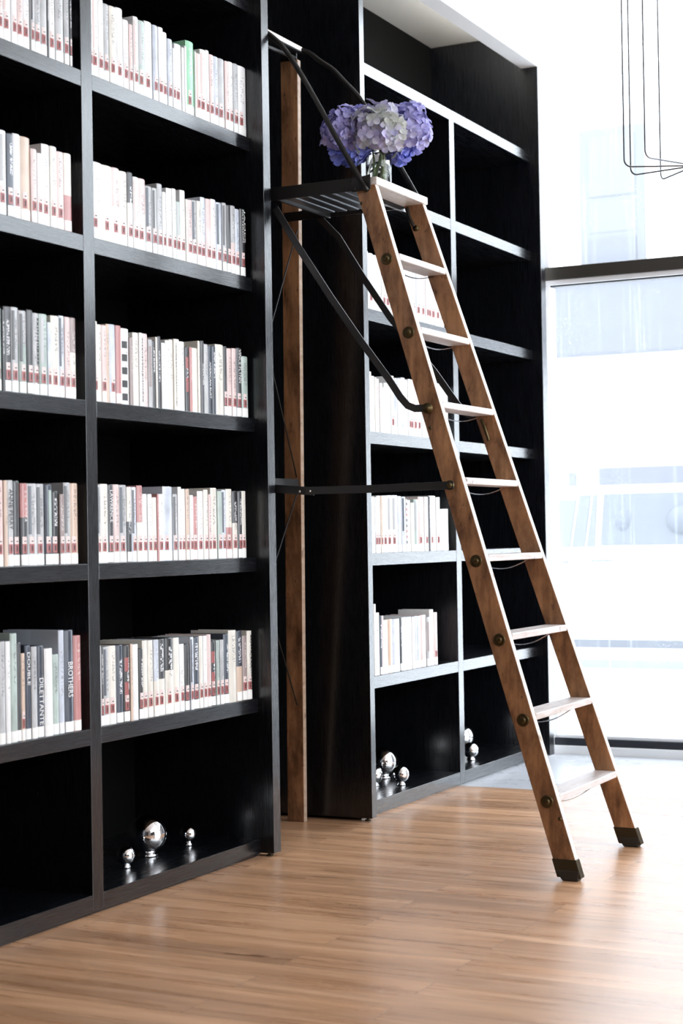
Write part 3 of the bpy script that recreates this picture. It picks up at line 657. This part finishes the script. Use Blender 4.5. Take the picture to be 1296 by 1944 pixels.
# ---------------------------------------------------------------- vase and hydrangeas on the ladder platform
def glass_mat(name, col, ior, rough=0.0):
    m = mat(name, col, rough); m.node_tree.nodes['Principled BSDF'].inputs['Transmission Weight'].default_value = 1
    m.node_tree.nodes['Principled BSDF'].inputs['IOR'].default_value = ior; return m
M['glass'] = glass_mat('clear_vase_glass', (.97, .99, .99), 1.45); M['water'] = glass_mat('vase_water', (.95, .97, .93), 1.33)
VX, VY, VZ = .318, 5.285, ZT+.002
vase = empty('glass_vase', (VX, VY, VZ), 'clear cylindrical glass vase half full of water on the ladder platform', 'vase')
VR = .044
MB().lathe([(0, 0), (VR-.002, 0), (VR, .002), (VR, .136), (VR-.001, .138), (VR-.003, .136), (VR-.003, .010), (VR-.006, .007), (0, .007)], (0, 0, 0), n=48).build('vase_body', M['glass'], vase, smooth=True)
MB().lathe([(0, .0075), (VR-.006, .0075), (VR-.0033, .0105), (VR-.0033, .074), (0, .074)], (0, 0, 0), n=48).build('water', M['water'], vase, smooth=True)
def petal_mat(name, cols, rim):
    m = mat(name, cols[0], .55, spec=.3); t = NT(m)
    g = t.n('ShaderNodeNewGeometry'); v = t.coords((1, 1, 1)); big = t.noise(v, 16., 2, .5)
    isl = t.ramp(g.outputs['Random Per Island'], [(0, cols[0]), (.5, cols[1]), (1, cols[2])])
    c = t.mix(t.ramp(big, [(.38, (0, 0, 0)), (.62, (1, 1, 1))]), isl, rim)
    t.l(c, t.p.inputs['Base Color'])
    nt = m.node_tree; out = nt.nodes['Material Output']; tl = t.n('ShaderNodeBsdfTranslucent'); t.l(c, tl.inputs[0])
    mx = t.n('ShaderNodeMixShader'); mx.inputs[0].default_value = .18; t.l(t.p.outputs[0], mx.inputs[1]); t.l(tl.outputs[0], mx.inputs[2]); t.l(mx.outputs[0], out.inputs[0])
    return m
PM = {'lilac': petal_mat('lilac_petals', [(.32, .31, .62), (.47, .46, .75), (.63, .62, .84)], (.40, .38, .71)),
      'pale': petal_mat('pale_greyish_petals', [(.36, .34, .58), (.50, .47, .70), (.62, .60, .76)], (.47, .49, .45)),
      'violet': petal_mat('violet_petals', [(.22, .21, .54), (.37, .35, .70), (.56, .54, .82)], (.42, .40, .72)),
      'blue': petal_mat('deep_blue_petals', [(.13, .17, .62), (.22, .26, .74), (.38, .40, .82)], (.24, .28, .76))}
M['stem'] = mat('green_stem', (.20, .28, .11), .5); M['eye'] = mat('flower_eye', (.35, .38, .62), .6)
def hydrangea(c, rx, rz, n, key, label, seed, down=-.75):
    rg = random.Random(seed); c = Vector(c)
    e = empty('hydrangea', tuple(c), label, 'flower', 'hydrangeas in the vase')
    mb = MB(); ga = math.pi*(3-math.sqrt(5))
    for i in range(n):
        zz = 1-(i+.5)/n*(1-down); rr = math.sqrt(max(0, 1-zz*zz)); th = ga*i+rg.uniform(-.15, .15)
        nrm = Vector((rr*math.cos(th), rr*math.sin(th), zz)); j = 1+rg.uniform(-.17, .10)
        p = Vector((nrm.x*rx, nrm.y*rx, nrm.z*rz))*j
        nr = (nrm+Vector((rg.uniform(-.55, .55), rg.uniform(-.55, .55), rg.uniform(-.55, .55)))).normalized()
        a = nr.orthogonal().normalized(); b = nr.cross(a); rot = rg.uniform(0, 6.28); L = rg.uniform(.021, .030)
        for k in range(4):
            t0 = rot+k*math.pi/2+rg.uniform(-.12, .12); d = a*math.cos(t0)+b*math.sin(t0); s = nr.cross(d)
            wv = L*rg.uniform(.44, .56); cup = rg.uniform(-.1, .45); vv = []
            prof = [(0.06, .16), (.35, .78), (.68, 1.0), (.92, .68), (1.04, .22)]
            for (u, q) in prof:
                for sgn in (-1, -.35, .35, 1):
                    lift = cup*L*(u*u*.5)+(.18*L*(sgn*sgn))*q-.10*L*max(0, u-.7)*3
                    vv.append(p+d*(u*L)+s*(sgn*q*wv)+nr*lift)
            mb.add(vv, [(r_*4+q_, r_*4+q_+1, r_*4+q_+5, r_*4+q_+4) for r_ in range(4) for q_ in range(3)], 0)
        mb.add([p+nr*.0025+a*.0018, p+nr*.0025+b*.0018, p+nr*.0025-a*.0018, p+nr*.0025-b*.0018, p+nr*.0045], [(0, 1, 4), (1, 2, 4), (2, 3, 4), (3, 0, 4)], 1)
    # leafy core so that the head is not see-through
    o = mesh_obj('flower_head', mb.v, mb.f, [PM[key], M['eye']], e, fm=mb.m, smooth=True)
    m2 = MB(); K = 10
    m2.lathe([(max(rx*.70*math.sin(math.pi*k/K), 1e-4), -rz*.70*math.cos(math.pi*k/K)) for k in range(K+1)], (0, 0, 0), n=20).build('inner_florets', PM[key], e, smooth=True)
    base = Vector((VX, VY, VZ+.012))-c+Vector((rg.uniform(-.022, .022), rg.uniform(-.022, .022), 0))
    neck = Vector((VX, VY, VZ+.13))-c+Vector((rg.uniform(-.02, .02), rg.uniform(-.02, .02), 0))
    MB().tube(smooth_pts([base, neck, neck*.5+Vector((0, 0, -rz*.2)), Vector((0, 0, -rz*.3))]), .0036, 8).build('stem', M['stem'], e, smooth=True)
def hp(dx, dz, dep=0):   # along the photograph's right, up, and towards the window
    return (VX+.892*dx-.452*dep, VY-.02+.452*dx+.892*dep, 2.468+dz)
hydrangea(hp(-.104, .004, -.015), .078, .080, 88, 'violet', 'violet-blue hydrangea head at the left of the vase, behind the handrail', 1)
hydrangea(hp(.004, -.004, -.045), .092, .088, 96, 'pale', 'pale greyish lilac hydrangea head in the middle, facing the room', 2)
hydrangea(hp(.108, .014, .005), .078, .084, 88, 'lilac', 'light lilac hydrangea head at the right, nearest the window', 3)
hydrangea(hp(-.088, -.055, .02), .062, .040, 50, 'blue', 'deep blue hydrangea head low on the left under the violet one', 4, -.95)
hydrangea(hp(.075, -.045, .045), .055, .045, 48, 'blue', 'deep blue hydrangea head low on the right behind the vase rim', 5, -.95)
hydrangea(hp(.055, .026, .05), .080, .072, 70, 'lilac', 'lilac hydrangea head at the back right, seen between the others', 6)
hydrangea(hp(-.050, .028, .04), .076, .068, 64, 'violet', 'violet hydrangea head at the back left, seen between the others', 7)

# ---------------------------------------------------------------- wire pendant lamp at the upper right
PX_, PY_ = 1.10, 6.5
lamp = empty('pendant_lamp', (PX_, PY_, 2.5), 'pendant lamp of thin bent steel wires hanging before the window', 'lamp')
RL = .275
for k in range(5):
    a = math.radians(206.8+36*k); d = Vector((math.cos(a), math.sin(a), 0)); z0, z1, cr = 0, .86, .028; pts = []
    for sg, dd in ((1, 1), (-1, -1)):
        pass
    def corner(cx, cz, a0, a1): return [d*(cx+cr*math.cos(t))+Vector((0, 0, cz+cr*math.sin(t))) for t in [a0+(a1-a0)*i/6 for i in range(7)]]
    pts += [Vector((0, 0, z1+.05))+d*.01]
    pts += corner(-RL+cr, z1-cr, math.pi/2, math.pi)+corner(-RL+cr, z0+cr, math.pi, 1.5*math.pi)
    pts += corner(RL-cr, z0+cr, 1.5*math.pi, 2*math.pi)+corner(RL-cr, z1-cr, 0, math.pi/2)
    pts += [Vector((0, 0, z1+.05))-d*.01]
    MB().tube(pts, .0034, 8).build('wire_loop', M['lamp_wire'], lamp, smooth=True)
MB().lathe([(0, .82), (.022, .82), (.025, .84), (.025, .94), (.008, .96), (0, .96)], (0, 0, 0)).build('lamp_holder', M['wire'], lamp, smooth=True)
MB().tube([(0, 0, .95), (0, 0, 1.399)], .003, 8).build('cable', M['steel_paint'], lamp, smooth=True)
M['bulb'] = mat('frosted_bulb', (.9, .9, .88), .3)
MB().lathe([(.012, .825), (.016, .79), (.034, .75), (.040, .715), (.033, .68), (.018, .665), (0, .66)], (0, 0, 0)).build('bulb', M['bulb'], lamp, smooth=True)

# ---------------------------------------------------------------- the street outside
def omat(n, c, r=.6): M[n] = mat(n, c, r); return M[n]
omat('pale_wet_street', (.78, .79, .80), .5); omat('white_van_paint', (.85, .86, .87), .3); omat('van_window_glass', (.088, .094, .108), .7)
omat('dark_van_trim', (.066, .07, .084), .6); omat('van_pillar', (.095, .10, .12), .6); omat('pale_render_wall', (.80, .80, .80), .8); omat('grey_fascia', (.092, .095, .116), .6)
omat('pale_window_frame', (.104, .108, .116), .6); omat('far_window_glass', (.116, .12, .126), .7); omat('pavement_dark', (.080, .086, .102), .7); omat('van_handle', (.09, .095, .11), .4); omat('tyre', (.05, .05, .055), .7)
struct(MB().box(-25, 25, 9.3, 32, -.3, -.12), 'ground', M['pale_wet_street'])
struct(MB().box(-25, 25, YW+.3, 9.3, -.3, -.04), 'ground', M['pale_wet_street'])
struct(MB().box(-25, -.62, -8, YW+.0, -.3, -.12), 'ground', M['pale_wet_street'])
struct(MB().box(6.32, 30, -8, 30, -.3, -.125), 'ground', M['pale_wet_street'])
# van: side profile extruded, its right side towards the window
VN = (-1.0, 15.1, -.12)
van = empty('van', VN, 'white van parked across the wet window, seen from the side', 'van')
def vprof(z):   # side bulge in y
    return 0
def vbody():
    prof = [(-3.2, .28), (2.2, .28), (2.25, .62), (2.15, .98), (1.35, 1.06), (-3.28, 1.06), (-3.28, .9)]; n = len(prof)
    mb = MB().add([(x, -.90, z) for x, z in prof]+[(x, .90, z) for x, z in prof], [tuple(range(n)), tuple(reversed(range(n, 2*n)))]+[(i, (i+1) % n, n+(i+1) % n, n+i) for i in range(n)])
    return mb.hexa([(-3.25, -.895, 1.05), (1.35, -.895, 1.05), (1.35, .895, 1.05), (-3.25, .895, 1.05), (-3.1, -.77, 1.68), (.68, -.77, 1.68), (.68, .77, 1.68), (-3.1, .77, 1.68)])
def side(x0, x1, z0, z1, m, name, lift=.012, x2=None, x3=None, parent=van):
    yy = lambda z: -.90+(.125*(z-1.05)/.63 if z > 1.05 else 0)-lift
    x2 = x1 if x2 is None else x2; x3 = x0 if x3 is None else x3
    return MB().hexa([(x0, yy(z0), z0), (x1, yy(z0), z0), (x1, yy(z0)+.03, z0), (x0, yy(z0)+.03, z0), (x3, yy(z1), z1), (x2, yy(z1), z1), (x2, yy(z1)+.03, z1), (x3, yy(z1)+.03, z1)]).build(name, m, parent, bevel=.006)
side(-3.0, -1.13, 1.075, 1.50, M['far_window_glass'], 'side_window', x2=-1.09)
side(-.86, .52, 1.085, 1.545, M['van_window_glass'], 'side_window', x2=.50, x3=-.85)
side(-1.12, -.995, 1.075, 1.54, M['van_pillar'], 'door_pillar', .016, x2=-.955, x3=-1.07)
side(-.985, -.90, 1.075, 1.54, M['van_pillar'], 'door_pillar', .016, x2=-.90, x3=-.945)
side(-.97, -.962, .40, 1.07, M['dark_van_trim'], 'door_gap', .0135)
side(-1.30, -1.13, .935, .965, M['van_handle'], 'door_handle', .05)
side(-.93, -.73, .945, .975, M['van_handle'], 'door_handle', .05)
side(-3.0, 2.1, .195, .275, M['dark_van_trim'], 'sill_trim', -.05)
for x in (-2.45, 1.45):
    for y in (-.80, .62):
        wv_ = MB().lathe([(0, 0), (.20, 0), (.34, .01), (.345, .18), (0, .18)], (x, y, .345), (0, 1, 0), 32).build('wheel', M['tyre'], van, smooth=False)
# dark seat shapes seen through the side window
for x, s_ in ((-.66, .10), (-.14, .15)):
    MB().lathe([(max(s_*math.sin(math.pi*k/10), 1e-4), .14*-math.cos(math.pi*k/10)) for k in range(11)], (x, -.80, 1.29), n=20).build('head_rest', M['pavement_dark'], van, smooth=True)
struct(MB().box(-4.6, 1.6, 14.45, 15.55, -.12, -.119), 'ground', M['pavement_dark'])  # the van's shadow, painted as a dark strip on the street
MB().hexa([(.12, -.93, 1.09), (.62, -.93, 1.09), (.62, -.86, 1.09), (.12, -.86, 1.09), (.40, -.90, 1.34), (.60, -.90, 1.34), (.60, -.85, 1.34), (.40, -.85, 1.34)]).build('seat_back', M['dark_van_trim'], van, bevel=.01)
# house across the street
BY = 18.0
bd = empty('building', (-2, BY, -.12), 'pale rendered building across the street with one tall sash window', 'building')
BO = (-2, BY, -.12)
def bpart(x0, x1, y0, y1, z0, z1, m, name, parent=None): return off(MB().box(x0, x1, y0, y1, z0, z1), BO).build(name, m, parent or bd, bevel=.005)
bpart(-14, 12, BY, BY+6, -.12, 6.2, M['pale_render_wall'], 'wall')
fr = bpart(-3.26, -2.52, BY-.05, BY+.02, 3.95, 5.54, M['pale_window_frame'], 'window_frame')
bpart(-3.15, -2.62, BY-.06, BY, 4.78, 5.44, M['far_window_glass'], 'sash', fr)
bpart(-3.15, -2.62, BY-.055, BY, 4.38, 4.72, M['far_window_glass'], 'sash', fr)
bpart(-3.15, -2.62, BY-.065, BY, 4.02, 4.32, M['grey_fascia'], 'sash', fr)
fa = bpart(-6.5, 6, BY-.35, BY-.02, 3.03, 3.86, M['grey_fascia'], 'shop_fascia')
bpart(-3.1, 4, BY-.06, BY, 1.60, 1.80, M['grey_fascia'], 'shop_window_rail')
bpart(-3.45, -3.36, BY-.06, BY, 1.60, 1.76, M['far_window_glass'], 'vent')
